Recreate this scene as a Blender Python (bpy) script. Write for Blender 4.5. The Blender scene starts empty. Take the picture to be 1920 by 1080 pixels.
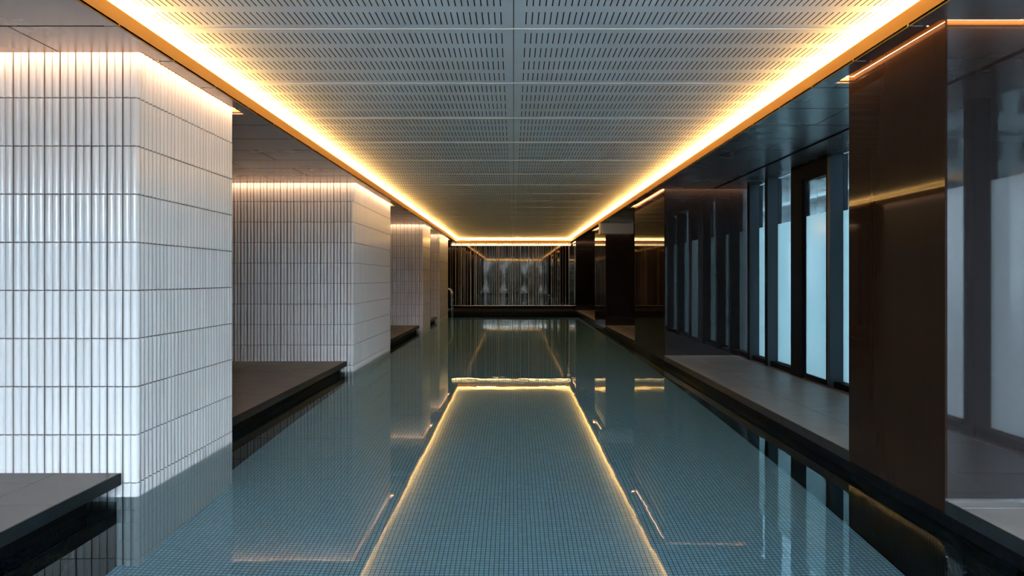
import bpy, math, random
from mathutils import Vector

# ------------------------------------------------------------------ camera, sky, exposure
scene = bpy.context.scene
F_PX, VPX, VPY = 1300.0, 963.0, 522.0          # focal length and vanishing point in the 1920x1080 frame
CAM_Z = 1.36                                   # above the water, which lies at z = 0
cam_data = bpy.data.cameras.new('camera')
cam_data.sensor_width = 36.0
cam_data.lens = F_PX / 1920 * 36.0
cam_data.shift_x = -(VPX - 960) / 1920
cam_data.shift_y = (VPY - 540) / 1920
cam_data.clip_start = 0.05
cam_data.clip_end = 400
cam = bpy.data.objects.new('camera', cam_data)
scene.collection.objects.link(cam)
cam.location = (0, 0, CAM_Z)
cam.rotation_euler = (math.radians(90), 0, 0)
scene.camera = cam

SKY = 64.0
world = bpy.data.worlds.new('overcast_sky')
scene.world = world
world.use_nodes = True
world.node_tree.nodes['Background'].inputs[0].default_value = (0.69, 0.83, 1.0, 1)
world.node_tree.nodes['Background'].inputs[1].default_value = SKY

vs = scene.view_settings
vs.view_transform = 'Standard'
vs.look = 'None'
vs.gamma = 1.0
vs.exposure = 0.0
vs.use_curve_mapping = False

cy = scene.cycles
cy.use_denoising = True
cy.max_bounces = 14
cy.diffuse_bounces = 5
cy.glossy_bounces = 7
cy.transmission_bounces = 8
cy.transparent_max_bounces = 12
cy.caustics_reflective = True
cy.caustics_refractive = True
cy.sample_clamp_indirect = 6.0
cy.blur_glossy = 0.6

LED_COVE = 155.0
LED_PILLAR = 120.0
LED_DARK = 170.0
LED_END = 6.0

# ------------------------------------------------------------------ dimensions
SOF = CAM_Z + 1.385            # underside of the side soffits
CEIL = CAM_Z + 1.554           # underside of the perforated ceiling
ROOF = 3.10
DECK = 0.15
POOL = -1.20
XL, XR = -2.34, 2.35           # pool-side faces of the pillars
LEFT_WALL, RIGHT_WALL = -4.30, 3.66
Y_END, Y_BACK = 28.0, -3.2
POOL_END = 25.5
COVE_X, COVE_END, COVE_BACK = 2.165, 26.9, -2.75
L_PILLARS = [(4.314, 5.79), (10.14, 13.2), (17.9, 19.5), (22.0, 24.75)]
R_PILLARS = [(3.78, 4.86), (10.82, 13.46), (17.72, 20.05), (26.2, 28.0)]
SLOT = 0.065

COL = scene.collection
random.seed(4)

# ------------------------------------------------------------------ mesh helpers
class MB:
    """collects boxes, quads and tubes, and links them as one mesh object"""
    def __init__(self):
        self.v, self.f, self.smooth = [], [], []

    def quad(self, a, b, c, d, sm=False):
        n = len(self.v)
        self.v += [a, b, c, d]
        self.f.append((n, n + 1, n + 2, n + 3))
        self.smooth.append(sm)

    def box(self, x0, x1, y0, y1, z0, z1):
        n = len(self.v)
        self.v += [(x0, y0, z0), (x1, y0, z0), (x1, y1, z0), (x0, y1, z0),
                   (x0, y0, z1), (x1, y0, z1), (x1, y1, z1), (x0, y1, z1)]
        for q in ((0, 3, 2, 1), (4, 5, 6, 7), (0, 1, 5, 4), (1, 2, 6, 5), (2, 3, 7, 6), (3, 0, 4, 7)):
            self.f.append(tuple(n + i for i in q))
            self.smooth.append(False)
        return self

    def chamfer_box(self, x0, x1, y0, y1, z0, z1, b):
        """box whose top edges are eased by b"""
        n = len(self.v)
        self.v += [(x0, y0, z0), (x1, y0, z0), (x1, y1, z0), (x0, y1, z0),
                   (x0, y0, z1 - b), (x1, y0, z1 - b), (x1, y1, z1 - b), (x0, y1, z1 - b),
                   (x0 + b, y0 + b, z1), (x1 - b, y0 + b, z1), (x1 - b, y1 - b, z1), (x0 + b, y1 - b, z1)]
        for q in ((0, 3, 2, 1), (0, 1, 5, 4), (1, 2, 6, 5), (2, 3, 7, 6), (3, 0, 4, 7),
                  (4, 5, 9, 8), (5, 6, 10, 9), (6, 7, 11, 10), (7, 4, 8, 11), (8, 9, 10, 11)):
            self.f.append(tuple(n + i for i in q))
            self.smooth.append(False)
        return self

    def tube(self, pts, r, seg=10):
        pts = [Vector(p) for p in pts]
        n = len(self.v)
        up = Vector((0, 1, 0))
        for i, p in enumerate(pts):
            t = (pts[min(i + 1, len(pts) - 1)] - pts[max(i - 1, 0)]).normalized()
            a = t.cross(up)
            a = a.normalized() if a.length > 1e-4 else t.cross(Vector((1, 0, 0))).normalized()
            b = t.cross(a)
            for k in range(seg):
                an = 2 * math.pi * k / seg
                self.v.append(tuple(p + a * (r * math.cos(an)) + b * (r * math.sin(an))))
        for i in range(len(pts) - 1):
            for k in range(seg):
                k2 = (k + 1) % seg
                self.f.append((n + i * seg + k, n + i * seg + k2, n + (i + 1) * seg + k2, n + (i + 1) * seg + k))
                self.smooth.append(True)
        for base in (n, n + (len(pts) - 1) * seg):
            self.f.append(tuple(base + k for k in range(seg)))
            self.smooth.append(False)
        return self

    def mesh(self, name, mat):
        me = bpy.data.meshes.new(name)
        me.from_pydata(self.v, [], self.f)
        me.polygons.foreach_set('use_smooth', self.smooth)
        me.materials.append(mat)
        me.update()
        return me

    def build(self, name, mat, parent=None):
        return link(name, self.mesh(name, mat), parent)


def link(name, data, parent=None, loc=(0, 0, 0), rot=(0, 0, 0), scale=(1, 1, 1)):
    o = bpy.data.objects.new(name, data)
    COL.objects.link(o)
    o.location, o.rotation_euler, o.scale = loc, rot, scale
    if parent is not None:
        o.parent = parent
        if any(abs(c) > 1e-9 for c in parent.location):
            o.location = Vector(loc) - parent.location
    return o


def box(name, mat, x0, x1, y0, y1, z0, z1, parent=None):
    return MB().box(x0, x1, y0, y1, z0, z1).build(name, mat, parent)


def thing(name, label, cat, loc=(0, 0, 0), group=None):
    o = bpy.data.objects.new(name, None)
    COL.objects.link(o)
    o.location = loc
    o.empty_display_size = 0.2
    return tag(o, label, cat, group)


def tag(o, label=None, cat=None, group=None, kind=None):
    for k, val in (('label', label), ('category', cat), ('group', group), ('kind', kind)):
        if val:
            o[k] = val
    return o


def struct(o, label, cat='structure'):
    return tag(o, label, cat, kind='structure')


# ------------------------------------------------------------------ materials
def new_mat(name):
    m = bpy.data.materials.new(name)
    m.use_nodes = True
    nt = m.node_tree
    nt.nodes.clear()
    out = nt.nodes.new('ShaderNodeOutputMaterial')
    return m, nt, out


def N(nt, kind, **kw):
    n = nt.nodes.new(kind)
    for k, val in kw.items():
        setattr(n, k, val)
    return n


def principled(name, base, rough=0.5, metal=0.0, ior=1.5, spec=0.5, noise=0.0, noise_scale=6.0,
               rough_noise=0.0, bump=0.0, bump_scale=40.0, stretch=(1, 1, 1), coat=0.0, rnd=0.0):
    m, nt, out = new_mat(name)
    p = N(nt, 'ShaderNodeBsdfPrincipled')
    nt.links.new(p.outputs[0], out.inputs[0])
    p.inputs['Base Color'].default_value = (*base, 1)
    p.inputs['Roughness'].default_value = rough
    p.inputs['Metallic'].default_value = metal
    p.inputs['IOR'].default_value = ior
    p.inputs['Specular IOR Level'].default_value = spec
    p.inputs['Coat Weight'].default_value = coat
    p.inputs['Coat Roughness'].default_value = 0.05
    geo = N(nt, 'ShaderNodeNewGeometry')
    mp = N(nt, 'ShaderNodeMapping')
    mp.inputs['Scale'].default_value = stretch
    nt.links.new(geo.outputs['Position'], mp.inputs[0])
    if noise or rough_noise:
        tx = N(nt, 'ShaderNodeTexNoise')
        tx.inputs['Scale'].default_value = noise_scale
        tx.inputs['Detail'].default_value = 6
        nt.links.new(mp.outputs[0], tx.inputs['Vector'])
        if noise:
            mr = N(nt, 'ShaderNodeMapRange')
            mr.inputs['From Min'].default_value = 0.3
            mr.inputs['From Max'].default_value = 0.7
            mr.inputs['To Min'].default_value = 1 - noise
            mr.inputs['To Max'].default_value = 1 + noise
            nt.links.new(tx.outputs['Fac'], mr.inputs['Value'])
            mx = N(nt, 'ShaderNodeVectorMath', operation='SCALE')
            mx.inputs[0].default_value = base
            nt.links.new(mr.outputs[0], mx.inputs['Scale'])
            nt.links.new(mx.outputs[0], p.inputs['Base Color'])
        if rough_noise:
            mr = N(nt, 'ShaderNodeMapRange')
            mr.inputs['From Min'].default_value = 0.3
            mr.inputs['From Max'].default_value = 0.7
            mr.inputs['To Min'].default_value = max(0.02, rough - rough_noise)
            mr.inputs['To Max'].default_value = rough + rough_noise
            nt.links.new(tx.outputs['Fac'], mr.inputs['Value'])
            nt.links.new(mr.outputs[0], p.inputs['Roughness'])
    if rnd:
        oi = N(nt, 'ShaderNodeObjectInfo')
        mr = N(nt, 'ShaderNodeMapRange')
        mr.inputs['To Min'].default_value = 1 - rnd
        mr.inputs['To Max'].default_value = 1 + rnd
        nt.links.new(oi.outputs['Random'], mr.inputs['Value'])
        mx = N(nt, 'ShaderNodeVectorMath', operation='SCALE')
        mx.inputs[0].default_value = base
        nt.links.new(mr.outputs[0], mx.inputs['Scale'])
        nt.links.new(mx.outputs[0], p.inputs['Base Color'])
    if bump:
        bt = N(nt, 'ShaderNodeTexNoise')
        bt.inputs['Scale'].default_value = bump_scale
        bt.inputs['Detail'].default_value = 4
        nt.links.new(mp.outputs[0], bt.inputs['Vector'])
        bp = N(nt, 'ShaderNodeBump')
        bp.inputs['Strength'].default_value = 1.0
        bp.inputs['Distance'].default_value = bump
        nt.links.new(bt.outputs['Fac'], bp.inputs['Height'])
        nt.links.new(bp.outputs[0], p.inputs['Normal'])
    return m


def mosaic(name, tile, grout, pitch, axes, rough=0.25, joint=0.09, var=0.12, off=(0.0, 0.0), ior=1.5):
    """square mosaic tiles on a flat surface; axes are the two world axes of that surface"""
    m, nt, out = new_mat(name)
    p = N(nt, 'ShaderNodeBsdfPrincipled')
    nt.links.new(p.outputs[0], out.inputs[0])
    p.inputs['Roughness'].default_value = rough
    p.inputs['IOR'].default_value = ior
    geo = N(nt, 'ShaderNodeNewGeometry')
    sep = N(nt, 'ShaderNodeSeparateXYZ')
    nt.links.new(geo.outputs['Position'], sep.inputs[0])
    edges, cells = [], []
    for i, ax in enumerate(axes):
        d = N(nt, 'ShaderNodeMath', operation='MULTIPLY_ADD')
        d.inputs[1].default_value = 1.0 / pitch
        d.inputs[2].default_value = 1000.0 + off[i]
        nt.links.new(sep.outputs['XYZ'.index(ax)], d.inputs[0])
        fr = N(nt, 'ShaderNodeMath', operation='FRACT')
        nt.links.new(d.outputs[0], fr.inputs[0])
        pp = N(nt, 'ShaderNodeMath', operation='PINGPONG')
        pp.inputs[1].default_value = 0.5
        nt.links.new(fr.outputs[0], pp.inputs[0])
        edges.append(pp)
        fl = N(nt, 'ShaderNodeMath', operation='FLOOR')
        nt.links.new(d.outputs[0], fl.inputs[0])
        cells.append(fl)
    mn = N(nt, 'ShaderNodeMath', operation='MINIMUM')
    nt.links.new(edges[0].outputs[0], mn.inputs[0])
    nt.links.new(edges[1].outputs[0], mn.inputs[1])
    gr = N(nt, 'ShaderNodeMapRange', interpolation_type='SMOOTHSTEP')
    gr.inputs['From Min'].default_value = joint * 0.55
    gr.inputs['From Max'].default_value = joint
    nt.links.new(mn.outputs[0], gr.inputs['Value'])
    cb = N(nt, 'ShaderNodeCombineXYZ')
    nt.links.new(cells[0].outputs[0], cb.inputs[0])
    nt.links.new(cells[1].outputs[0], cb.inputs[1])
    wn = N(nt, 'ShaderNodeTexWhiteNoise', noise_dimensions='2D')
    nt.links.new(cb.outputs[0], wn.inputs['Vector'])
    vr = N(nt, 'ShaderNodeMapRange')
    vr.inputs['To Min'].default_value = 1 - var
    vr.inputs['To Max'].default_value = 1 + var
    nt.links.new(wn.outputs['Value'], vr.inputs['Value'])
    sc = N(nt, 'ShaderNodeVectorMath', operation='SCALE')
    sc.inputs[0].default_value = tile
    nt.links.new(vr.outputs[0], sc.inputs['Scale'])
    mix = N(nt, 'ShaderNodeMix', data_type='RGBA')
    mix.inputs['A'].default_value = (*grout, 1)
    nt.links.new(gr.outputs[0], mix.inputs['Factor'])
    nt.links.new(sc.outputs[0], mix.inputs['B'])
    nt.links.new(mix.outputs['Result'], p.inputs['Base Color'])
    bp = N(nt, 'ShaderNodeBump')
    bp.inputs['Distance'].default_value = 0.0015
    nt.links.new(gr.outputs[0], bp.inputs['Height'])
    nt.links.new(bp.outputs[0], p.inputs['Normal'])
    return m


def emitter(name, color, strength):
    m, nt, out = new_mat(name)
    e = N(nt, 'ShaderNodeEmission')
    e.inputs[0].default_value = (*color, 1)
    e.inputs[1].default_value = strength
    nt.links.new(e.outputs[0], out.inputs[0])
    return m


def pane_fresnel(nt, ior):
    """same reflectance on the entry and the exit face of a pane that does not bend light"""
    g = N(nt, 'ShaderNodeNewGeometry')
    mr = N(nt, 'ShaderNodeMapRange')
    mr.inputs['To Min'].default_value = ior
    mr.inputs['To Max'].default_value = 1.0 / ior
    nt.links.new(g.outputs['Backfacing'], mr.inputs['Value'])
    fr = N(nt, 'ShaderNodeFresnel')
    nt.links.new(mr.outputs[0], fr.inputs[0])
    return fr


def clear_glass(name, tint, ior=1.5):
    m, nt, out = new_mat(name)
    tr = N(nt, 'ShaderNodeBsdfTransparent')
    tr.inputs[0].default_value = (*tint, 1)
    gl = N(nt, 'ShaderNodeBsdfGlossy')
    gl.inputs['Roughness'].default_value = 0.0
    fr = pane_fresnel(nt, ior)
    mx = N(nt, 'ShaderNodeMixShader')
    nt.links.new(fr.outputs[0], mx.inputs[0])
    nt.links.new(tr.outputs[0], mx.inputs[1])
    nt.links.new(gl.outputs[0], mx.inputs[2])
    nt.links.new(mx.outputs[0], out.inputs[0])
    return m


def frosted_glass(name, tint):
    m, nt, out = new_mat(name)
    tl = N(nt, 'ShaderNodeBsdfTranslucent')
    tl.inputs[0].default_value = (*tint, 1)
    gl = N(nt, 'ShaderNodeBsdfGlossy')
    gl.inputs['Roughness'].default_value = 0.15
    fr = pane_fresnel(nt, 1.35)
    mx = N(nt, 'ShaderNodeMixShader')
    nt.links.new(fr.outputs[0], mx.inputs[0])
    nt.links.new(tl.outputs[0], mx.inputs[1])
    nt.links.new(gl.outputs[0], mx.inputs[2])
    nt.links.new(mx.outputs[0], out.inputs[0])
    return m


def water_material():
    m, nt, out = new_mat('still_water')
    g = N(nt, 'ShaderNodeBsdfGlass')
    g.inputs['Color'].default_value = (0.86, 0.97, 1.0, 1)
    g.inputs['Roughness'].default_value = 0.0
    g.inputs['IOR'].default_value = 1.333
    geo = N(nt, 'ShaderNodeNewGeometry')
    n1 = N(nt, 'ShaderNodeTexNoise')
    n1.inputs['Scale'].default_value = 1.6
    n1.inputs['Detail'].default_value = 3
    n2 = N(nt, 'ShaderNodeTexNoise')
    n2.inputs['Scale'].default_value = 0.35
    n2.inputs['Detail'].default_value = 1
    nt.links.new(geo.outputs['Position'], n1.inputs['Vector'])
    nt.links.new(geo.outputs['Position'], n2.inputs['Vector'])
    # the surface is calmer near the camera than at the far end, in drifting patches
    rg = N(nt, 'ShaderNodeMapRange')
    rg.inputs['From Min'].default_value = 0.45
    rg.inputs['From Max'].default_value = 0.7
    rg.inputs['To Min'].default_value = 0.25
    rg.inputs['To Max'].default_value = 1.0
    nt.links.new(n2.outputs['Fac'], rg.inputs['Value'])
    mu = N(nt, 'ShaderNodeMath', operation='MULTIPLY')
    nt.links.new(n1.outputs['Fac'], mu.inputs[0])
    nt.links.new(rg.outputs[0], mu.inputs[1])
    bp = N(nt, 'ShaderNodeBump')
    bp.inputs['Strength'].default_value = 1.0
    bp.inputs['Distance'].default_value = 0.0022
    nt.links.new(mu.outputs[0], bp.inputs['Height'])
    nt.links.new(bp.outputs[0], g.inputs['Normal'])
    nt.links.new(g.outputs[0], out.inputs[0])
    return m


M = {}
M['tile'] = principled('glazed_white_tile', (0.67, 0.655, 0.635), rough=0.16, ior=1.52, rnd=0.035)
M['tile_mass'] = principled('glazed_white_tile_field', (0.67, 0.655, 0.635), rough=0.16, ior=1.52)
M['grout'] = principled('brown_grey_grout', (0.065, 0.052, 0.045), rough=0.9)
M['stone'] = principled('charcoal_stone_deck', (0.145, 0.137, 0.133), rough=0.42, noise=0.22, noise_scale=3.5, stretch=(1, 2.5, 1),
                        rough_noise=0.08, bump=0.0006, bump_scale=60)
M['edge_shade'] = principled('stone_edge_shade', (0.010, 0.014, 0.016), rough=0.35, ior=1.15, noise=0.2, noise_scale=6)  # shade on the slab edges, put into a near-black stone colour
M['stone_base'] = principled('dark_mortar', (0.02, 0.02, 0.02), rough=0.9)
M['mosaic_black'] = mosaic('black_pool_mosaic', (0.004, 0.005, 0.0055), (0.010, 0.010, 0.010), 0.03, 'YZ', rough=0.25, joint=0.05, var=0.4, ior=1.06)
M['mosaic_black_end'] = mosaic('black_pool_mosaic_end', (0.004, 0.005, 0.0055), (0.010, 0.010, 0.010), 0.03, 'XZ', rough=0.25, joint=0.05, var=0.4, ior=1.06)
M['mosaic_piece'] = principled('black_mosaic_glaze', (0.004, 0.005, 0.006), rough=0.3, ior=1.03)
M['mosaic_floor'] = mosaic('teal_pool_mosaic', (0.40, 0.71, 0.92), (0.05, 0.13, 0.18), 0.031, 'XY', rough=0.35, joint=0.10, var=0.08)
M['water'] = water_material()
M['panel'] = principled('perforated_aluminium', (0.88, 0.88, 0.88), rough=0.4, metal=0.1, noise=0.05, noise_scale=2.0, rough_noise=0.04)
M['fleece'] = principled('black_acoustic_fleece', (0.012, 0.012, 0.012), rough=1.0)
M['soffit'] = principled('satin_metal_soffit', (0.30, 0.285, 0.28), rough=0.26, metal=0.85, noise=0.06, noise_scale=1.5, rough_noise=0.03)
M['soffit_dark'] = principled('soffit_void_black', (0.01, 0.01, 0.01), rough=0.9)
M['brass'] = principled('brass_cove_trim', (0.50, 0.215, 0.02), rough=0.5, metal=0.0)
M['cove_white'] = principled('white_cove_paint', (0.80, 0.78, 0.74), rough=0.7)
M['bronze'] = principled('dark_bronze_panel', (0.014, 0.0078, 0.005), rough=0.035, ior=1.13, noise=0.08, noise_scale=30,
                         stretch=(1, 1, 0.02))
M['black_glass'] = principled('black_mirror_glass', (0.012, 0.010, 0.010), rough=0.035, ior=1.8)
M['black_metal'] = principled('black_window_metal', (0.005, 0.005, 0.006), rough=0.5, ior=1.07)
M['black_wall'] = principled('black_lacquer_wall', (0.008, 0.0075, 0.007), rough=0.4, ior=1.1)
M['dark_wall'] = principled('dark_brown_wall', (0.085, 0.048, 0.028), rough=0.5)
M['fin'] = principled('blue_grey_fin', (0.016, 0.026, 0.033), rough=0.35, ior=1.3)
M['glass_right'] = clear_glass('teal_tinted_glass', (0.148, 0.182, 0.19))
M['frost_right'] = frosted_glass('teal_frosted_glass', (0.118, 0.152, 0.155))
M['frost_near'] = frosted_glass('pale_frosted_glass', (0.24, 0.26, 0.262))
M['glass_back'] = clear_glass('clear_glass', (0.88, 0.90, 0.90))
M['glass_back_tinted'] = clear_glass('grey_tinted_glass', (0.60, 0.60, 0.60))  # grey tint dims the daylight from the added left window
M['end_mirror'] = principled('bronze_mirror_glass', (0.034, 0.029, 0.025), rough=0.03, metal=1.0)
M['slat'] = principled('polished_bronze_slat', (0.60, 0.42, 0.26), rough=0.30, metal=1.0)
M['steel'] = principled('polished_steel', (0.62, 0.62, 0.62), rough=0.08, metal=1.0)
M['grey_box'] = principled('light_grey_casing', (0.42, 0.42, 0.43), rough=0.45)
M['drain'] = principled('brown_drain_metal', (0.20, 0.15, 0.12), rough=0.4, metal=0.5)
M['concrete'] = principled('concrete_shell', (0.30, 0.30, 0.30), rough=0.9)
M['paving'] = principled('grey_paving', (0.20, 0.20, 0.20), rough=0.8, noise=0.1, noise_scale=0.8)
M['facade'] = principled('pale_facade', (0.62, 0.62, 0.60), rough=0.7, noise=0.06, noise_scale=0.6)
M['facade_grey'] = principled('grey_facade', (0.20, 0.21, 0.22), rough=0.7)
M['facade_white'] = principled('white_roof_edge', (0.88, 0.88, 0.86), rough=0.6)
M['far_glass'] = principled('far_window_glass', (0.05, 0.06, 0.07), rough=0.1)
M['leaf'] = principled('dark_green_leaf', (0.035, 0.045, 0.035), rough=0.6, noise=0.4, noise_scale=3)
M['bark'] = principled('brown_bark', (0.09, 0.065, 0.045), rough=0.9)
M['led_cove'] = emitter('warm_cove_led', (1.0, 0.58, 0.17), LED_COVE)
M['led_pillar'] = emitter('warm_white_pillar_led', (1.0, 0.62, 0.38), LED_PILLAR)
M['led_dark'] = emitter('warm_white_dark_pillar_led', (1.0, 0.60, 0.34), LED_DARK)
M['led_end'] = emitter('warm_wall_led', (1.0, 0.62, 0.27), LED_END)

# ------------------------------------------------------------------ shell of the room
struct(box('floor', M['mosaic_floor'], -2.47, 2.40, Y_BACK, POOL_END, POOL - 0.2, POOL), 'teal mosaic tiled floor of the pool under water', 'pool floor')
ceil = struct(box('ceiling', M['fleece'], LEFT_WALL - 0.2, RIGHT_WALL + 0.15, Y_BACK - 0.2, Y_END + 0.2, ROOF, ROOF + 0.25),
              'grey metal ceiling with slotted panels and side soffits over the pool', 'ceiling')
struct(box('wall_left', M['dark_wall'], LEFT_WALL - 0.2, LEFT_WALL, Y_BACK, Y_END, POOL, ROOF), 'dark wall behind the left deck and tiled pillars', 'wall')
struct(box('wall_right', M['black_wall'], RIGHT_WALL, RIGHT_WALL + 0.2, 10.9, Y_END, POOL, ROOF), 'black wall beyond the windows along the right deck', 'wall')


def cut(rect, holes):
    """rectangle minus rectangles, as a list of rectangles (x0, x1, y0, y1)"""
    rects = [rect]
    for hx0, hx1, hy0, hy1 in holes:
        new = []
        for x0, x1, y0, y1 in rects:
            if hx1 <= x0 or hx0 >= x1 or hy1 <= y0 or hy0 >= y1:
                new.append((x0, x1, y0, y1))
                continue
            if y0 < hy0: new.append((x0, x1, y0, hy0))
            if y1 > hy1: new.append((x0, x1, hy1, y1))
            a, b = max(y0, hy0), min(y1, hy1)
            if x0 < hx0: new.append((x0, hx0, a, b))
            if x1 > hx1: new.append((hx1, x1, a, b))
        rects = new
    return rects


# perforated ceiling panels, 2.2 x 1.2 m, four rows of 57 slots each
PW, PL, SLOTS = 2.2, 1.2, 57
def panel_mesh():
    mb, dark = MB(), []
    g = 0.0025
    x_first, x_last = 0.075, 2.125
    pitch = (x_last - x_first) / (SLOTS - 1)
    hw, th = 0.0032, 0.012
    rows = [(0.075 + k * 0.285, 0.075 + k * 0.285 + 0.195) for k in range(4)]
    ys = [g] + [y for r in rows for y in r] + [PL - g]
    def q(x0, x1, y0, y1):
        mb.quad((x0, y0, 0), (x0, y1, 0), (x1, y1, 0), (x1, y0, 0))
    for i in range(0, len(ys), 2):
        q(g, PW, ys[i], ys[i + 1])
    for y0, y1 in rows:
        x = g
        for s in range(SLOTS):
            c = x_first + s * pitch
            q(x, c - hw, y0, y1)
            x = c + hw
            a, b = c - hw, c + hw
            k0 = len(mb.f)
            mb.quad((a, y0, 0), (a, y0, th), (a, y1, th), (a, y1, 0))
            mb.quad((b, y1, 0), (b, y1, th), (b, y0, th), (b, y0, 0))
            mb.quad((a, y1, 0), (a, y1, th), (b, y1, th), (b, y1, 0))
            mb.quad((b, y0, 0), (b, y0, th), (a, y0, th), (a, y0, 0))
            dark += range(k0, k0 + 4)
        q(x, PW, y0, y1)
    # folded rims round the panel
    t = 0.02
    mb.quad((g, g, 0), (PW, g, 0), (PW, g, t), (g, g, t))
    mb.quad((g, PL - g, 0), (g, PL - g, t), (PW, PL - g, t), (PW, PL - g, 0))
    mb.quad((g, g, 0), (g, g, t), (g, PL - g, t), (g, PL - g, 0))
    mb.quad((PW, g, 0), (PW, PL - g, 0), (PW, PL - g, t), (PW, g, t))
    me = mb.mesh('slotted_panel', M['panel'])
    me.materials.append(M['fleece'])                 # slot walls coloured black for the shade inside the slots
    for i in dark:
        me.polygons[i].material_index = 1
    return me

pm = panel_mesh()
PANEL_Y0 = 4.317 - 6 * PL
for k in range(25):
    y = PANEL_Y0 + k * PL
    link('slotted_panel', pm, ceil, (0, y, CEIL + random.uniform(-0.0006, 0.0006)))
    link('slotted_panel', pm, ceil, (0, y + PL, CEIL + random.uniform(-0.0006, 0.0006)), (0, 0, math.pi))
bar = MB().box(-2.2, 2.2, -0.0025, 0.0025, -0.0028, 0.004).mesh('seam_highlight', M['cove_white'])  # added white bars, standing in for light caught on the panel edges
for k in range(1, 25):
    link('seam_highlight', bar, ceil, (0, PANEL_Y0 + k * PL, CEIL))
Y_C0, Y_C1 = PANEL_Y0, PANEL_Y0 + 25 * PL
box('acoustic_backing', M['fleece'], -2.25, 2.25, Y_C0 - 0.02, Y_C1 + 0.02, CEIL + 0.035, CEIL + 0.05, ceil)

# cove: plain ceiling edge, brass upstand, ledge, back
edge = MB()
edge.box(-2.25, -2.2005, Y_C0, Y_C1, CEIL, CEIL + 0.02)
edge.box(2.2005, 2.25, Y_C0, Y_C1, CEIL, CEIL + 0.02)
edge.build('ceiling_edge', M['cove_white'], ceil)
cove_w = MB()
TOP = SOF + 0.096
for s in (-1, 1):
    xs = sorted((s * (COVE_X + 0.012), s * 2.25)); cove_w.box(xs[0], xs[1], COVE_BACK, COVE_END, SOF + 0.004, SOF + 0.02)
    xs = sorted((s * 2.25, s * 2.262)); cove_w.box(xs[0], xs[1], Y_C0, Y_C1, SOF + 0.013, CEIL + 0.06)
cove_w.box(-2.25, 2.25, COVE_END + 0.012, Y_C1, SOF + 0.013, SOF + 0.03)
cove_w.box(-2.25, 2.25, Y_C1, Y_C1 + 0.02, SOF + 0.013, CEIL + 0.06)
cove_w.box(-2.25, 2.25, Y_C0, COVE_BACK - 0.012, SOF + 0.013, SOF + 0.03)
cove_w.box(-2.25, 2.25, Y_C0 - 0.02, Y_C0, SOF + 0.013, CEIL + 0.06)
cove_w.build('cove_trough', M['cove_white'], ceil)
for n, (x0, x1, y0, y1) in enumerate(((-COVE_X - 0.012, -COVE_X, COVE_BACK, COVE_END), (COVE_X, COVE_X + 0.012, COVE_BACK, COVE_END),
                                      (-COVE_X - 0.012, COVE_X + 0.012, COVE_END, COVE_END + 0.012),
                                      (-COVE_X - 0.012, COVE_X + 0.012, COVE_BACK - 0.012, COVE_BACK))):
    o = box('cove_fascia', M['brass'], x0, x1, y0, y1, SOF - 0.001, TOP, ceil)
    o['label'] = 'golden orange fascia board of the ceiling cove'

cove = thing('cove_light', 'glowing warm cove light running round the edge of the slotted ceiling', 'light', (0, 12, SOF))
def strip(parent, mat, a, b, c, d, name='light_strip'):
    mb = MB()
    mb.quad(a, b, c, d)
    # aluminium carrier behind the strip would be hidden; the strip itself has a little depth
    me = mb.mesh(name, mat)
    return link(name, me, parent, (0, 0, 0))
ZL = SOF + 0.108
for s in (-1, 1):
    x1, x2 = s * 2.222, s * 2.238
    a, b = (x1, COVE_BACK, ZL - 0.006), (x1, COVE_END, ZL - 0.006)
    c, d = (x2, COVE_END, ZL + 0.006), (x2, COVE_BACK, ZL + 0.006)
    strip(cove, M['led_cove'], *((a, b, c, d)))
for y1, y2 in ((COVE_END + 0.09, COVE_END + 0.106), (COVE_BACK - 0.09, COVE_BACK - 0.106)):
    strip(cove, M['led_cove'], (-2.2, y1, ZL - 0.006), (2.2, y1, ZL - 0.006), (2.2, y2, ZL + 0.006), (-2.2, y2, ZL + 0.006))

# side soffits: staggered metal panels with open joints, cut back round every pillar for its light slot
def soffit(side):
    rows0, dp = 3.807 - 12 * 0.615, 0.615
    if side < 0:
        xlo, xhi = LEFT_WALL, -COVE_X
        holes = [(LEFT_WALL - 1, XL + SLOT, a - SLOT, b + SLOT) for a, b in L_PILLARS]
        joints = ((-2.78, -3.98), (-3.38,))
    else:
        xlo, xhi = COVE_X, RIGHT_WALL
        holes = [(XR - SLOT, RIGHT_WALL + 1, a - SLOT, b + SLOT) for a, b in R_PILLARS]
        holes.append((3.075, 3.115, -4, 10.7))          # dark linear slot along the glazing
        joints = ((2.72,), ())
    holes.append((-5, 5, Y_END - 0.07, Y_END + 1))
    k = 0
    y = rows0
    while y < Y_END:
        xs = [xlo] + sorted(joints[k % 2] if side < 0 else joints[(k + 1) % 2]) + [xhi]
        for i in range(len(xs) - 1):
            g, gy = 0.004, 0.008
            rect = (xs[i] + (g if i else 0), xs[i + 1] - (g if i + 2 < len(xs) else 0), max(y, Y_BACK) + gy, min(y + dp, Y_END) - gy)
            if rect[3] - rect[2] < 0.02: continue
            mb = MB()
            dz = random.uniform(-0.0005, 0.0005)
            for x0, x1, y0, y1 in cut(rect, holes):
                if x1 - x0 > 0.004 and y1 - y0 > 0.004:
                    mb.box(x0, x1, y0, y1, SOF + dz, SOF + 0.012)
            if mb.v:
                mb.build('soffit_panel', M['soffit'], ceil)
        y += dp
        k += 1
soffit(-1)
soffit(1)
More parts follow.
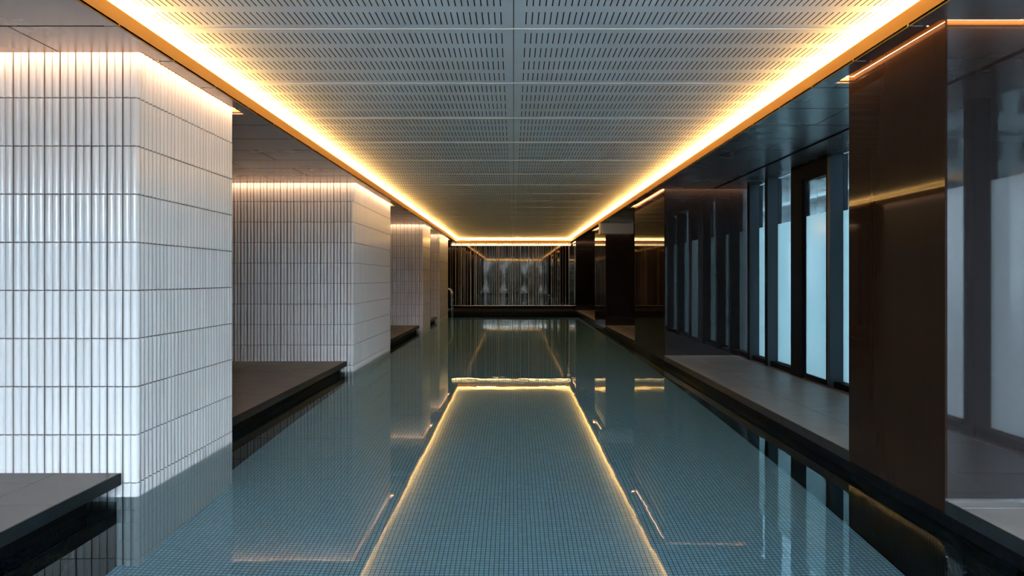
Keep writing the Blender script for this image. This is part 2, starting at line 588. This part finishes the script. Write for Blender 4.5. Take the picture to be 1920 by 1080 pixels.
# soffits over both ends of the pool
for y0, y1 in ((COVE_END + 0.013, Y_END - 0.07), (Y_BACK, COVE_BACK - 0.013)):
    for i in range(4):
        x0 = -COVE_X + i * COVE_X / 2
        box('soffit_panel', M['soffit'], x0 + 0.002, x0 + COVE_X / 2 - 0.002, y0, y1, SOF, SOF + 0.012, ceil)
lin = MB()
lin.box(3.075, 3.083, -3.1, 10.7, SOF - 0.004, SOF + 0.01)
lin.box(3.107, 3.115, -3.1, 10.7, SOF - 0.004, SOF + 0.01)
lin.box(3.092, 3.098, -3.1, 10.7, SOF + 0.0, SOF + 0.01)
lin.build('linear_diffuser', M['black_metal'], ceil)
void = MB()                                        # black void above the soffit joints
for x0, x1, y0, y1 in cut((LEFT_WALL, -2.263, Y_BACK, Y_END), [(-9, XL + SLOT, a - SLOT, b + SLOT) for a, b in L_PILLARS]):
    void.box(x0, x1, y0, y1, SOF + 0.0125, SOF + 0.02)
for x0, x1, y0, y1 in cut((2.263, RIGHT_WALL, Y_BACK, Y_END), [(XR - SLOT, 9, a - SLOT, b + SLOT) for a, b in R_PILLARS]):
    void.box(x0, x1, y0, y1, SOF + 0.0125, SOF + 0.02)
void.build('soffit_void', M['soffit_dark'], ceil)

# ------------------------------------------------------------------ pool walls, decks and water
struct(box('wall_end_pool', M['mosaic_black_end'], -2.60, 2.60, POOL_END, POOL_END + 0.2, POOL, DECK - 0.07), 'black mosaic end wall of the pool', 'pool wall')
struct(box('wall_back_pool', M['mosaic_black_end'], -2.60, 2.60, Y_BACK - 0.2, Y_BACK, POOL, DECK - 0.07), 'black mosaic wall of the pool behind the viewer', 'pool wall')
pr = struct(box('wall_right_pool', M['mosaic_black'], XR + 0.02, RIGHT_WALL, Y_BACK, Y_END, POOL, DECK - 0.07), 'black mosaic pool wall under the right deck', 'pool wall')
pl = MB()
L_DECKS = []
prev = Y_BACK
for a, b in L_PILLARS + [(Y_END, Y_END)]:
    L_DECKS.append((prev, a))
    pl.box(LEFT_WALL, -2.47, prev, a, POOL, -0.10)
    pl.box(LEFT_WALL, -2.47, prev, a - 0.30 if a < Y_END else a, -0.10, DECK - 0.07)
    if a < Y_END:
        pl.box(LEFT_WALL, -2.86, a - 0.30, a, -0.10, DECK - 0.07)
    prev = b
plo = struct(pl.build('wall_left_pool', M['mosaic_black']), 'black mosaic pool wall under the left decks', 'pool wall')


def mosaic_rows(parent, x, y_ranges, sgn):
    mb = MB()
    for y0, y1 in y_ranges:
        n = int((y1 - y0) / 0.03)
        for i in range(n):
            for z0 in (0.052, 0.022, -0.008):
                d = 0.0025 + random.uniform(-0.0006, 0.0006)
                xa, xb = sorted((x, x + sgn * d))
                mb.box(xa, xb, y0 + i * 0.03 + 0.001, y0 + i * 0.03 + 0.029, z0 - 0.000, z0 + 0.0275)
    o = mb.build('mosaic_tile_rows', M['mosaic_piece'], parent)
    o['kind'] = 'stuff'
mosaic_rows(pr, XR + 0.02, [(2.4, 12.0)], -1)
mosaic_rows(plo, -2.47, [(2.4, 3.99), (5.82, 9.82)], 1)

water = MB()
WX = XL + 0.006
water.quad((WX, Y_BACK, 0), (XR + 0.019, Y_BACK, 0), (XR + 0.019, POOL_END, 0), (WX, POOL_END, 0))
for y0, y1 in L_DECKS:
    y1 = min(y1, POOL_END)
    water.quad((-2.469, y0 + 0.001, 0), (WX, y0 + 0.001, 0), (WX, y1 - 0.001, 0), (-2.469, y1 - 0.001, 0))
    if y1 < POOL_END:
        water.quad((-2.85, y1 - 0.299, 0), (-2.469, y1 - 0.299, 0), (-2.469, y1 - 0.001, 0), (-2.85, y1 - 0.001, 0))
tag(water.build('pool_water', M['water']), 'still clear water filling the long pool', 'water', kind='stuff')


def deck_field(deck, xs, y0, y1, ty, edge_x, offs=0.0):
    """stone slabs between the x positions xs; the strip next to edge_x is the coping with a deep front edge"""
    for i in range(len(xs) - 1):
        a, b = sorted((xs[i], xs[i + 1]))
        step = ty[i]
        y = y0 - ((offs + (0.5 * step if i % 2 else 0)) % step)
        while y < y1 - 1e-3:
            ya, yb = max(y, y0), min(y + step, y1)
            if yb - ya > 0.01:
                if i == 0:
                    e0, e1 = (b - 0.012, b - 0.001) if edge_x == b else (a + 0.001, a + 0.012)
                    MB().chamfer_box(e0, e1, ya + 0.001, yb - 0.001, DECK - 0.074, DECK - 0.0008, 0.002).build('coping_edge_shade', M['edge_shade'], deck)  # thin front strip carrying the painted shade of the slab edge
                MB().chamfer_box(a + (0.0125 if i == 0 and edge_x == a else 0.001), b - (0.0125 if i == 0 and edge_x == b else 0.001), ya + 0.001, yb - 0.001, DECK - 0.072, DECK + random.uniform(-0.0006, 0.0), 0.0025).build(
                    'deck_slab', M['stone'], deck)
            y += step

names = ['nearest left stone deck ledge in front of the big white pillar', 'left stone deck ledge between the first and second white pillars',
         'left stone deck ledge between the second and third white pillars', 'small left stone deck ledge between the third and fourth white pillars',
         'left stone deck corner at the far end beyond the last white pillar']
for (y0, y1), lab in zip(L_DECKS, names):
    d = struct(box('deck', M['stone_base'], LEFT_WALL, -2.475, y0, y1 - (0.3 if y1 < Y_END else 0), DECK - 0.08, DECK - 0.073), lab, 'deck')
    deck_field(d, [-2.44, -2.84, -3.64, -4.30], y0, y1, [0.8, 0.8, 0.8], -2.44, offs=(3.70 - y0) % 0.8 * -1)
R_DECKS, prev = [], Y_BACK
for a, b in R_PILLARS:
    R_DECKS.append((prev, a)); prev = b
names = ['nearest right stone deck in front of the first dark pillar', 'right stone deck along the glass door between the first two dark pillars',
         'dim right stone deck between the second and third dark pillars', 'far right stone deck between the third and last dark pillars']
for (y0, y1), lab in zip(R_DECKS, names):
    d = struct(box('deck', M['stone_base'], XR + 0.03, RIGHT_WALL, y0, y1, DECK - 0.08, DECK - 0.073), lab, 'deck')
    deck_field(d, [XR, 2.75, 3.465], y0, y1, [0.8, 0.8], XR, offs=0.35)
    for k in range(int((y1 - y0) / 1.2) + 1):
        a, b = y0 + k * 1.2, min(y0 + k * 1.2 + 1.2, y1)
        if b - a > 0.05:
            MB().box(3.47, 3.478, a + 0.002, b - 0.002, DECK - 0.06, DECK + 0.003).box(3.479, RIGHT_WALL - 0.001, a + 0.002, b - 0.002, DECK - 0.06, DECK - 0.004).build('drain_strip', M['drain'], d)
d = struct(box('deck', M['black_wall'], -2.47, XR - 0.001, POOL_END + 0.02, Y_END - 0.02, DECK - 0.08, DECK - 0.073), 'dark stone ledge across the far end of the pool', 'deck')
for i in range(6):
    a = -2.43 + i * (XR + 2.43) / 6
    MB().chamfer_box(a + 0.001, a + (XR + 2.43) / 6 - 0.001, POOL_END - 0.03, Y_END - 0.03, DECK - 0.072, DECK, 0.0025).build('deck_slab', M['black_wall'], d)

# ------------------------------------------------------------------ white fluted-tile pillars
TW, TH = 0.0976, 0.30
def flute_profile():
    pts = []
    w = TW - 0.005
    for fl in range(2):
        x0 = 0.0025 + fl * w / 2
        for k in range(7):
            t = k / 6
            xx = x0 + 0.0010 + (0.5 - 0.5 * math.cos(math.pi * t)) * (w / 2 - 0.0020)
            t = 0.5 - 0.5 * math.cos(math.pi * t)
            pts.append((xx, 0.0160 * (1 - (2 * t - 1) ** 2) ** 0.5))
    return pts
PROF = flute_profile()

def add_tile(mb, h, place=lambda x, y, z: (x, y, z)):
    """two convex flutes; local x along the wall, -y out of the wall, z up"""
    j, e = 0.0018, 0.003
    back = 0.0160
    c = len(PROF)
    for lo, hi, sl, sh, sm in ((j, j + e, 0.6, 1.0, False), (j + e, h - j - e, 1.0, 1.0, True), (h - j - e, h - j, 1.0, 0.6, False)):
        n = len(mb.v)
        for z, sc in ((lo, sl), (hi, sh)):
            for x, d in PROF:
                mb.v.append(place(x, back - d * sc, z))
        for i in range(c - 1):
            if i == c // 2 - 1 and not sm:
                continue
            mb.f.append((n + i, n + i + 1, n + c + i + 1, n + c + i))
            mb.smooth.append(sm and i != c // 2 - 1)

tile_mb = MB()
add_tile(tile_mb, TH)
tile_mesh = tile_mb.mesh('fluted_tile', M['tile'])

def px_width(p, q):
    def pr(a): return VPX + F_PX * a[0] / max(a[1], 0.1)
    return pr(p), pr(q)

Z_ROWS = [POOL + 0.0] + [0.085 + TH * k for k in range(-4, 9)]     # row bottoms; the first row is a short one
labels = ['large white fluted tile pillar nearest the camera on the left', 'second white fluted tile pillar on the left, behind the nearest one',
          'narrow third white fluted tile pillar on the left', 'last white fluted tile pillar on the left beside the steel handrail']
for (y0, y1), lab in zip(L_PILLARS, labels):
    root = thing('tiled_pillar', lab, 'pillar', ((XL + LEFT_WALL) / 2, (y0 + y1) / 2, POOL), 'white tiled pillars along the left of the pool')
    c = 0.0150
    box('pillar_core', M['grout'], LEFT_WALL + 0.002, XL - c, y0 + c, y1 - c, POOL, ROOF - 0.002, root)
    tiles = []
    nf = int((XL - LEFT_WALL - 0.01) / TW)
    ns = int(round((y1 - y0) / TW))
    sc_s = (y1 - y0 - 0.008) / (ns * TW)
    for r, z in enumerate(Z_ROWS):
        h = (Z_ROWS[1] - Z_ROWS[0]) if r == 0 else TH
        for i in range(nf):                                   # front face, looking at the camera
            x = XL - 0.002 - (i + 1) * TW
            a, b = px_width((x, y0), (x + TW, y0))
            seen = (b > 0 and z > -0.05 and (z > -0.15 + DECK or i == 0)) * (b - a)
            tiles.append((seen, 'f', x, y0, z, h))
            tiles.append((0, 'b', x + TW, y1, z, h))
        for i in range(ns):                                   # pool side
            y = y0 + 0.004 + i * TW * sc_s
            a, b = px_width((XL, y), (XL, y + TW))
            tiles.append((abs(b - a) * (z > -0.05), 's', XL, y, z, h))
    tiles.sort(key=lambda t: -t[0])
    mass = MB()
    count = 0
    for seen, face, x, y, z, h in tiles:
        rz = {'f': 0.0, 's': math.pi / 2, 'b': math.pi}[face]
        if seen > 1.5 and count < 296 and h == TH:
            count += 1
            tilt = (random.gauss(0, 0.0035), 0, rz + random.gauss(0, 0.0045))
            link('fluted_tile', tile_mesh, root, (x, y, z), tilt, (sc_s if face == 's' else 1, 1, 1))
        else:
            sx = sc_s if face == 's' else 1
            co, si = math.cos(rz), math.sin(rz)
            j = random.gauss(0, 0.004)
            add_tile(mass, h, lambda px, py, pz, x=x, y=y, z=z, co=co, si=si, sx=sx, j=j:
                     (x + co * px * sx - si * (py + j * (px - TW / 2)), y + si * px * sx + co * (py + j * (px - TW / 2)), z + pz))
    mo = mass.build('tile_field', M['tile_mass'], root)
    mo['kind'] = 'stuff'

# ------------------------------------------------------------------ dark pillars on the right
labels = ['big dark bronze and black glass pillar nearest the camera on the right', 'second dark pillar on the right past the glass door',
          'third dark pillar on the right behind the grey ceiling box', 'black pillar in the far right corner of the pool hall']
for n, ((y0, y1), lab) in enumerate(zip(R_PILLARS, labels)):
    root = thing('dark_pillar', lab, 'pillar', ((XR + RIGHT_WALL) / 2, (y0 + y1) / 2, DECK - 0.07), 'dark clad pillars along the right of the pool')
    box('pillar_core', M['black_wall'], XR + 0.014, RIGHT_WALL - 0.001, y0 + 0.012, y1 - 0.012, DECK - 0.068, ROOF - 0.002, root)
    o = box('front_panel', M['black_glass'], XR + 0.014, RIGHT_WALL - 0.002, y0, y0 + 0.012, DECK + 0.012, ROOF - 0.01, root)
    o['label'] = 'black mirror glass panel facing the room'
    box('plinth_strip', M['steel'], XR + 0.002, RIGHT_WALL - 0.002, y0 - 0.004, y0 + 0.006, DECK - 0.002, DECK + 0.011, root)
    box('front_panel', M['black_glass'], XR + 0.014, RIGHT_WALL - 0.002, y1 - 0.012, y1 - 0.0005, DECK + 0.012, ROOF - 0.01, root)
    # pool side clad in one or two dark bronze sheets
    m = 1 if y1 - y0 < 1.5 else 2
    for i in range(m):
        a, b = y0 + (y1 - y0) * i / m, y0 + (y1 - y0) * (i + 1) / m
        o = box('side_panel', M['bronze'], XR, XR + 0.013, a + (0.001 if i else 0), b - 0.001, DECK - 0.068, ROOF - 0.01, root)
        o['label'] = 'dark brushed bronze panel facing the pool'
    box('corner_trim', M['bronze'], XR, XR + 0.013, y0 - 0.003, y0 - 0.0005, DECK + 0.012, SOF + 0.06, root)

# lights in the slots round the pillars
def slot_light(y0, y1, side, mat, label, end=None):
    xf = (XL + SLOT) if side < 0 else (XR - SLOT)           # outer edge of the slot
    xw = LEFT_WALL if side < 0 else RIGHT_WALL
    root = thing('pillar_light', label, 'light', ((XL if side < 0 else XR), (y0 + y1) / 2, SOF), 'hidden lights around the pillar tops')
    z = SOF + 0.045
    w = 0.010
    xi = xf - side * -0.012
    xa, xb = sorted((xf + side * 0.006, xf + side * (0.006 + w)))
    strip(root, mat, (xa, y0 - SLOT, z), (xa, y1 + SLOT, z), (xb, y1 + SLOT, z), (xb, y0 - SLOT, z))
    for y in (y0 - SLOT + 0.006, y1 + SLOT - 0.006 - w):
        if y > Y_END - 0.1: continue
        a, b = sorted((xf, xw))
        strip(root, mat, (a, y, z), (a, y + w, z), (b, y + w, z), (b, y, z))
    # folded metal channel closing the slot
    ch = MB()
    t = 0.003
    xo = sorted((xf - side * t, xf))
    ye = min(y1 + SLOT, Y_END - 0.002)
    ch.box(xo[0], xo[1], y0 - SLOT, ye, SOF + 0.0125, ROOF - 0.25)
    a, b = sorted((xf - side * t, xw))
    ch.box(a, b, y0 - SLOT - t, y0 - SLOT, SOF + 0.0125, ROOF - 0.25)
    if y1 < Y_END - 0.1:
        ch.box(a, b, y1 + SLOT, y1 + SLOT + t, SOF + 0.0125, ROOF - 0.25)
    o = ch.build('slot_channel', M['brass'], root)
for (y0, y1), w in zip(L_PILLARS, ('nearest white tiled pillar', 'second white tiled pillar', 'third white tiled pillar', 'last white tiled pillar')):
    slot_light(y0, y1, -1, M['led_pillar'], f'warm light washing down from the ceiling slot around the {w}')
for (y0, y1), w in zip(R_PILLARS, ('nearest dark pillar', 'second dark pillar', 'third dark pillar', 'far corner dark pillar')):
    slot_light(y0, y1, 1, M['led_dark'], f'thin warm light line in the ceiling slot around the {w}')

# ------------------------------------------------------------------ far end wall: bronze mirrors behind vertical slats
we = struct(box('wall_end', M['black_wall'], LEFT_WALL, RIGHT_WALL, Y_END, Y_END + 0.2, POOL, ROOF), 'bronze mirrored end wall with vertical slats and a light along its top', 'wall')
for i, (x0, x1, rz, rx) in enumerate(((LEFT_WALL, -2.45, 0.0, 0), (-2.45, 0.02, 0.0016, 0.0012), (0.02, 2.36, -0.0022, 0.0009))):
    mb = MB().box(x0 + 0.002, x1 - 0.002, -0.004, 0.004, DECK + 0.12, ROOF - 0.05)
    o = mb.build('mirror_panel', M['end_mirror'], we)
    o.location = (0, Y_END - 0.012, 0)
    o.rotation_euler = (rx, 0, rz)
slat_mb = MB()
for a0, a1 in ((0, 1), (1, 2), (2, 3), (3, 4), (4, 5)):
    t0, t1 = math.pi * a0 / 5, math.pi * a1 / 5
    p0, p1 = (-math.cos(t0) * 0.5, -math.sin(t0)), (-math.cos(t1) * 0.5, -math.sin(t1))
    slat_mb.quad((p0[0], p0[1], 0), (p1[0], p1[1], 0), (p1[0], p1[1], 1), (p0[0], p0[1], 1), True)
slat_mb.quad((-0.5, 0, 0), (0.5, 0, 0), (0.5, 0, 1), (-0.5, 0, 1))
slat_mesh = slat_mb.mesh('slat', M['slat'])
x = -2.55
zb, zt = DECK + 0.13, SOF + 0.03
while x < 2.34:
    link('slat', slat_mesh, we, (x, Y_END - 0.030, zb), (0, 0, 0), (random.choice((0.010, 0.014, 0.020, 0.028)), random.uniform(0.010, 0.020), zt - zb))
    x += random.choice((0.06, 0.075, 0.09, 0.11, 0.14))
box('base_rail', M['slat'], -2.55, XR, Y_END - 0.045, Y_END - 0.008, DECK + 0.105, DECK + 0.122, we)
box('base_board', M['black_wall'], -2.55, XR, Y_END - 0.03, Y_END - 0.001, DECK, DECK + 0.104, we)
wl = thing('wall_light', 'bright warm light strip along the top of the far mirrored wall', 'light', (0, Y_END - 0.06, SOF))
strip(wl, M['led_end'], (-2.5, Y_END - 0.024, SOF - 0.062), (2.3, Y_END - 0.024, SOF - 0.062), (2.3, Y_END - 0.024, SOF - 0.012), (-2.5, Y_END - 0.024, SOF - 0.012))
box('light_rail', M['brass'], -2.5, 2.3, Y_END - 0.073, Y_END - 0.07, SOF + 0.0125, SOF + 0.08, wl)

# ------------------------------------------------------------------ glazing along the right deck
GX = RIGHT_WALL
def pane(parent, name, mat, y0, y1, z0, z1, x=GX):
    return box(name, mat, x - 0.004, x + 0.004, y0, y1, z0, z1, parent)
FROST = 2.11
MX = GX - 0.15                                  # room-side face of the deep mullions
def bay(n, y0, y1):
    """glass from y0 to y1, its mullion standing at the near end y0"""
    w = struct(bpy.data.objects.new(f'window_{n}', None), WLAB[n - 1], 'window')
    COL.objects.link(w)
    w.location = (GX, (y0 + y1) / 2, DECK)
    m = y0 + 0.10
    box('mullion', M['fin'], MX + 0.004, GX + 0.05, y0, m, DECK, SOF - 0.001, w)
    box('mullion_cap', M['black_metal'], MX, MX + 0.0035, y0 - 0.001, m + 0.001, DECK, SOF - 0.001, w)
    box('bottom_rail', M['black_metal'], GX - 0.11, GX + 0.03, m + 0.002, y1 - 0.002, DECK, DECK + 0.065, w)
    pane(w, 'frosted_pane', M['frost_near' if n < 8 else 'frost_right'], m, y1, DECK + 0.066, FROST)
    pane(w, 'clear_pane', M['glass_right'], m, y1, FROST + 0.001, SOF + 0.1)
BAYS = [(-3.2, -1.8), (-1.8, -0.8), (-0.8, 0.2), (0.2, 1.17), (1.17, 2.15), (2.15, 3.1), (3.1, 4.8), (4.8, 5.75), (5.75, 6.72), (6.72, 7.69), (8.68, 9.59), (9.59, 10.32), (10.32, 10.8)]
WLAB = ['tall frosted window bay on the right, %s' % t for t in
        ('behind the camera in the back corner', 'behind the camera, second from the back', 'behind the camera, third from the back', 'just beside the camera',
         'mirrored left in the nearest dark pillar', 'mirrored right in the nearest dark pillar', 'meeting the nearest dark pillar', 'hidden right behind the nearest dark pillar',
         'second behind the nearest dark pillar', 'a sliver beside the glass door and the nearest dark pillar', 'wide and bright left of the black door frame',
         'narrow, between two deep mullions', 'a dark sliver touching the second dark pillar')]
for n, (a, b) in enumerate(BAYS):
    bay(n + 1, a, b)
# glass door in a heavy black frame
DX = 3.55
dr = struct(bpy.data.objects.new('door_1', None), 'black framed glass door with frosted lower pane on the right deck', 'door')
COL.objects.link(dr)
dr.location = (DX, 8.2, DECK)
box('door_jamb', M['black_metal'], MX, DX + 0.045, 8.44, 8.679, DECK, SOF - 0.001, dr)
box('door_jamb', M['fin'], MX, GX + 0.05, 7.691, 7.76, DECK, SOF - 0.001, dr)
box('door_header', M['black_metal'], MX, GX + 0.05, 7.761, 8.439, 2.56, SOF - 0.001, dr)
box('door_threshold', M['black_metal'], GX - 0.11, GX + 0.05, 7.761, 8.439, DECK - 0.05, DECK + 0.012, dr)
leaf = MB()
leaf.box(DX - 0.022, DX + 0.022, 7.765, 7.83, DECK + 0.013, 2.558)
leaf.box(DX - 0.022, DX + 0.022, 8.40, 8.437, DECK + 0.013, 2.558)
leaf.box(DX - 0.022, DX + 0.022, 7.83, 8.40, DECK + 0.013, DECK + 0.06)
leaf.box(DX - 0.022, DX + 0.022, 7.83, 8.40, 2.535, 2.558)
lo = leaf.build('door_leaf', M['black_metal'], dr)
pane(dr, 'frosted_pane', M['frost_right'], 7.831, 8.399, DECK + 0.061, FROST, DX)
pane(dr, 'clear_pane', M['glass_right'], 7.831, 8.399, FROST + 0.001, 2.534, DX)

# back wall with the big window that lights the pillars
struct(box('wall_back', M['dark_wall'], LEFT_WALL, RIGHT_WALL, Y_BACK - 0.2, Y_BACK, SOF + 0.02, ROOF), 'dark wall above the large windows behind the viewer', 'wall')
YB = Y_BACK - 0.1
def back_window(n, label, xs, glass='glass_back'):
    w = struct(bpy.data.objects.new(f'window_{n}', None), label, 'window')
    COL.objects.link(w)
    w.location = ((xs[0] + xs[-1]) / 2, YB, DECK)
    for x in xs:
        box('mullion', M['black_metal'], x - 0.05, x + 0.05, YB - 0.04, YB + 0.04, DECK, SOF + 0.02, w)
    for a, b in zip(xs, xs[1:]):
        box('clear_pane', M[glass], a + 0.051, b - 0.051, YB - 0.004, YB + 0.004, DECK + 0.06, SOF + 0.02, w)
    box('bottom_rail', M['steel'], xs[0] + 0.051, xs[-1] - 0.051, YB - 0.04, YB + 0.06, DECK - 0.02, DECK + 0.059, w)
back_window(14, 'large four bay window behind the viewer, seen mirrored in the far wall', [-2.52, -1.2, 0.35, 1.70, 2.36])
back_window(15, 'added unseen window behind the viewer at the end of the left deck', [-4.24, -3.43, -2.63], 'glass_back_tinted')  # added glazing out of view, for more daylight on the nearest pillar
back_window(16, 'added unseen window behind the viewer at the end of the right deck', [2.47, 3.60])  # likewise added out of view to let in more daylight

# ------------------------------------------------------------------ small fittings
hr = thing('pool_handrail', 'polished steel pool handrail beside the last white pillar', 'handrail', (-2.42, 25.1, DECK))
def rail(y):
    pts = [(-2.62, y, DECK - 0.01), (-2.62, y, 0.80)]
    for k in range(9):
        t = math.pi * k / 8
        pts.append((-2.42 - 0.20 * math.cos(t), y, 0.80 + 0.20 * math.sin(t)))
    pts += [(-2.22, y, 0.3), (-2.22, y, -0.6)]
    return pts
for y in (24.85, 25.38):
    MB().tube(rail(y), 0.021, 12).build('rail', M['steel'], hr)
for z in (-0.18, -0.42):
    MB().box(-2.26, -2.18, 24.87, 25.36, z, z + 0.025).build('step', M['steel'], hr)
box('crossbar', M['steel'], -2.632, -2.608, 24.87, 25.36, 0.155, 0.175, hr)

gb = thing('ceiling_box', 'light grey rectangular box hanging under the right soffit before the third dark pillar', 'box', (2.58, 17.45, SOF))
MB().box(2.16, 2.995, 17.30, 17.62, SOF - 0.268, SOF - 0.003).build('casing', M['grey_box'], gb)
box('end_cap', M['steel'], 2.996, 3.03, 17.31, 17.61, SOF - 0.255, SOF - 0.004, gb)

# ------------------------------------------------------------------ outside
struct(box('ground', M['paving'], -60, 80, -90, 70, -1.6, -1.45), 'pale paving outside the building', 'ground')
gr = struct(box('terrace', M['paving'], RIGHT_WALL + 0.05, 14, -10, 40, -1.44, DECK - 0.05), 'pale paved terrace outside the right windows', 'ground')

nb = thing('pavilion', 'pale low building with stepped white roof edges outside the right windows', 'building', (13, 22, DECK))
box('wall', M['facade'], 9.5, 15, 12, 40, DECK - 0.05, 4.6, nb)
for z, d in ((3.05, 0.25), (3.78, 0.45), (4.6, 0.9)):
    box('roof_edge', M['facade_white'], 9.5 - d, 15.2, 12 - d, 40.5, z, z + 0.10, nb)
for k in range(8):
    y = 13 + k * 3.3
    f = box('window', M['facade_grey'], 9.46, 9.6, y, y + 2.0, 1.2, 2.7, nb)
    box('pane', M['far_glass'], 9.44, 9.455, y + 0.08, y + 1.92, 1.28, 2.62, f)
    box('recess_panel', M['facade_grey'], 9.47, 9.6, y + 0.4, y + 1.5, 3.16, 3.62, nb)
pp = thing('terrace_post', 'slim pale post standing on the terrace outside the bright window', 'post', (6.2, 16.2, DECK))
MB().tube([(6.2, 16.2, DECK - 0.05), (6.2, 16.2, 3.6)], 0.035, 12).build('shaft', M['facade'], pp)
MB().tube([(6.2, 16.2, 3.6), (6.2, 16.2, 3.68)], 0.06, 12).build('cap', M['facade_white'], pp)

def block(label, x0, x1, y0, y1, h, floors, cols, wall):
    b = thing('apartment_block', label, 'building', ((x0 + x1) / 2, (y0 + y1) / 2, -1.45), 'apartment blocks outside')
    box('wall', M[wall], x0, x1, y0, y1, -1.45, h, b)
    fh = (h + 0.5) / floors
    for fl in range(floors):
        z = -0.6 + fl * fh
        box('floor_band', M['facade_grey'], x0 - 0.15, x1 + 0.15, y0 - 0.15, y1 + 0.15, z + fh - 0.25, z + fh, b)
        for c in range(cols):
            cw = (x1 - x0) / cols
            a = x0 + c * cw
            o = box('window', M['far_glass'], a + cw * 0.2, a + cw * 0.8, y1 + 0.0, y1 + 0.12, z + 0.35 * fh, z + 0.82 * fh, b)
    return b
block('tall pale apartment block outside, mirrored in the nearest dark pillar', 20, 34, -50, -36, 22, 8, 5, 'facade')
block('low grey apartment block outside the window behind the viewer', -14, 10, -52, -40, 5, 2, 9, 'facade_grey')

def leaf_ball(seed, r):
    rnd = random.Random(seed)
    mb = MB()
    for _ in range(2600):
        u = Vector((rnd.gauss(0, 1), rnd.gauss(0, 1), rnd.gauss(0, 1))).normalized()
        p = u * r * rnd.uniform(0.55, 1.05)
        p.z *= 2.1
        a = Vector((rnd.gauss(0, 1), rnd.gauss(0, 1), rnd.gauss(0, 1))).normalized() * 0.16
        b = u.cross(a).normalized() * 0.10
        mb.quad(tuple(p - a), tuple(p - b), tuple(p + a), tuple(p + b))
    return mb.mesh('crown', M['leaf'])
crowns = [leaf_ball(i, 0.85) for i in range(3)]
trunk = MB().tube([(0, 0, 0), (0.04, 0, 0.8), (0, 0.05, 2.2)], 0.12, 8).mesh('trunk', M['bark'])
for i in range(9):
    x, y = -8.0 + i * 2.0, -23.5 + random.uniform(-0.5, 0.5)
    lab = ('leftmost', 'second', 'third', 'fourth', 'middle', 'sixth', 'seventh', 'eighth', 'rightmost')[i] + ' leafy tree in the row outside the window behind the viewer'
    t = thing('garden_tree', lab, 'tree', (x, y, -1.45), 'trees outside the back window')
    link('trunk', trunk, t, (x, y, -1.45))
    link('crown', crowns[i % 3], t, (x, y, 1.3 + random.uniform(-0.2, 0.3)), (0, 0, i))
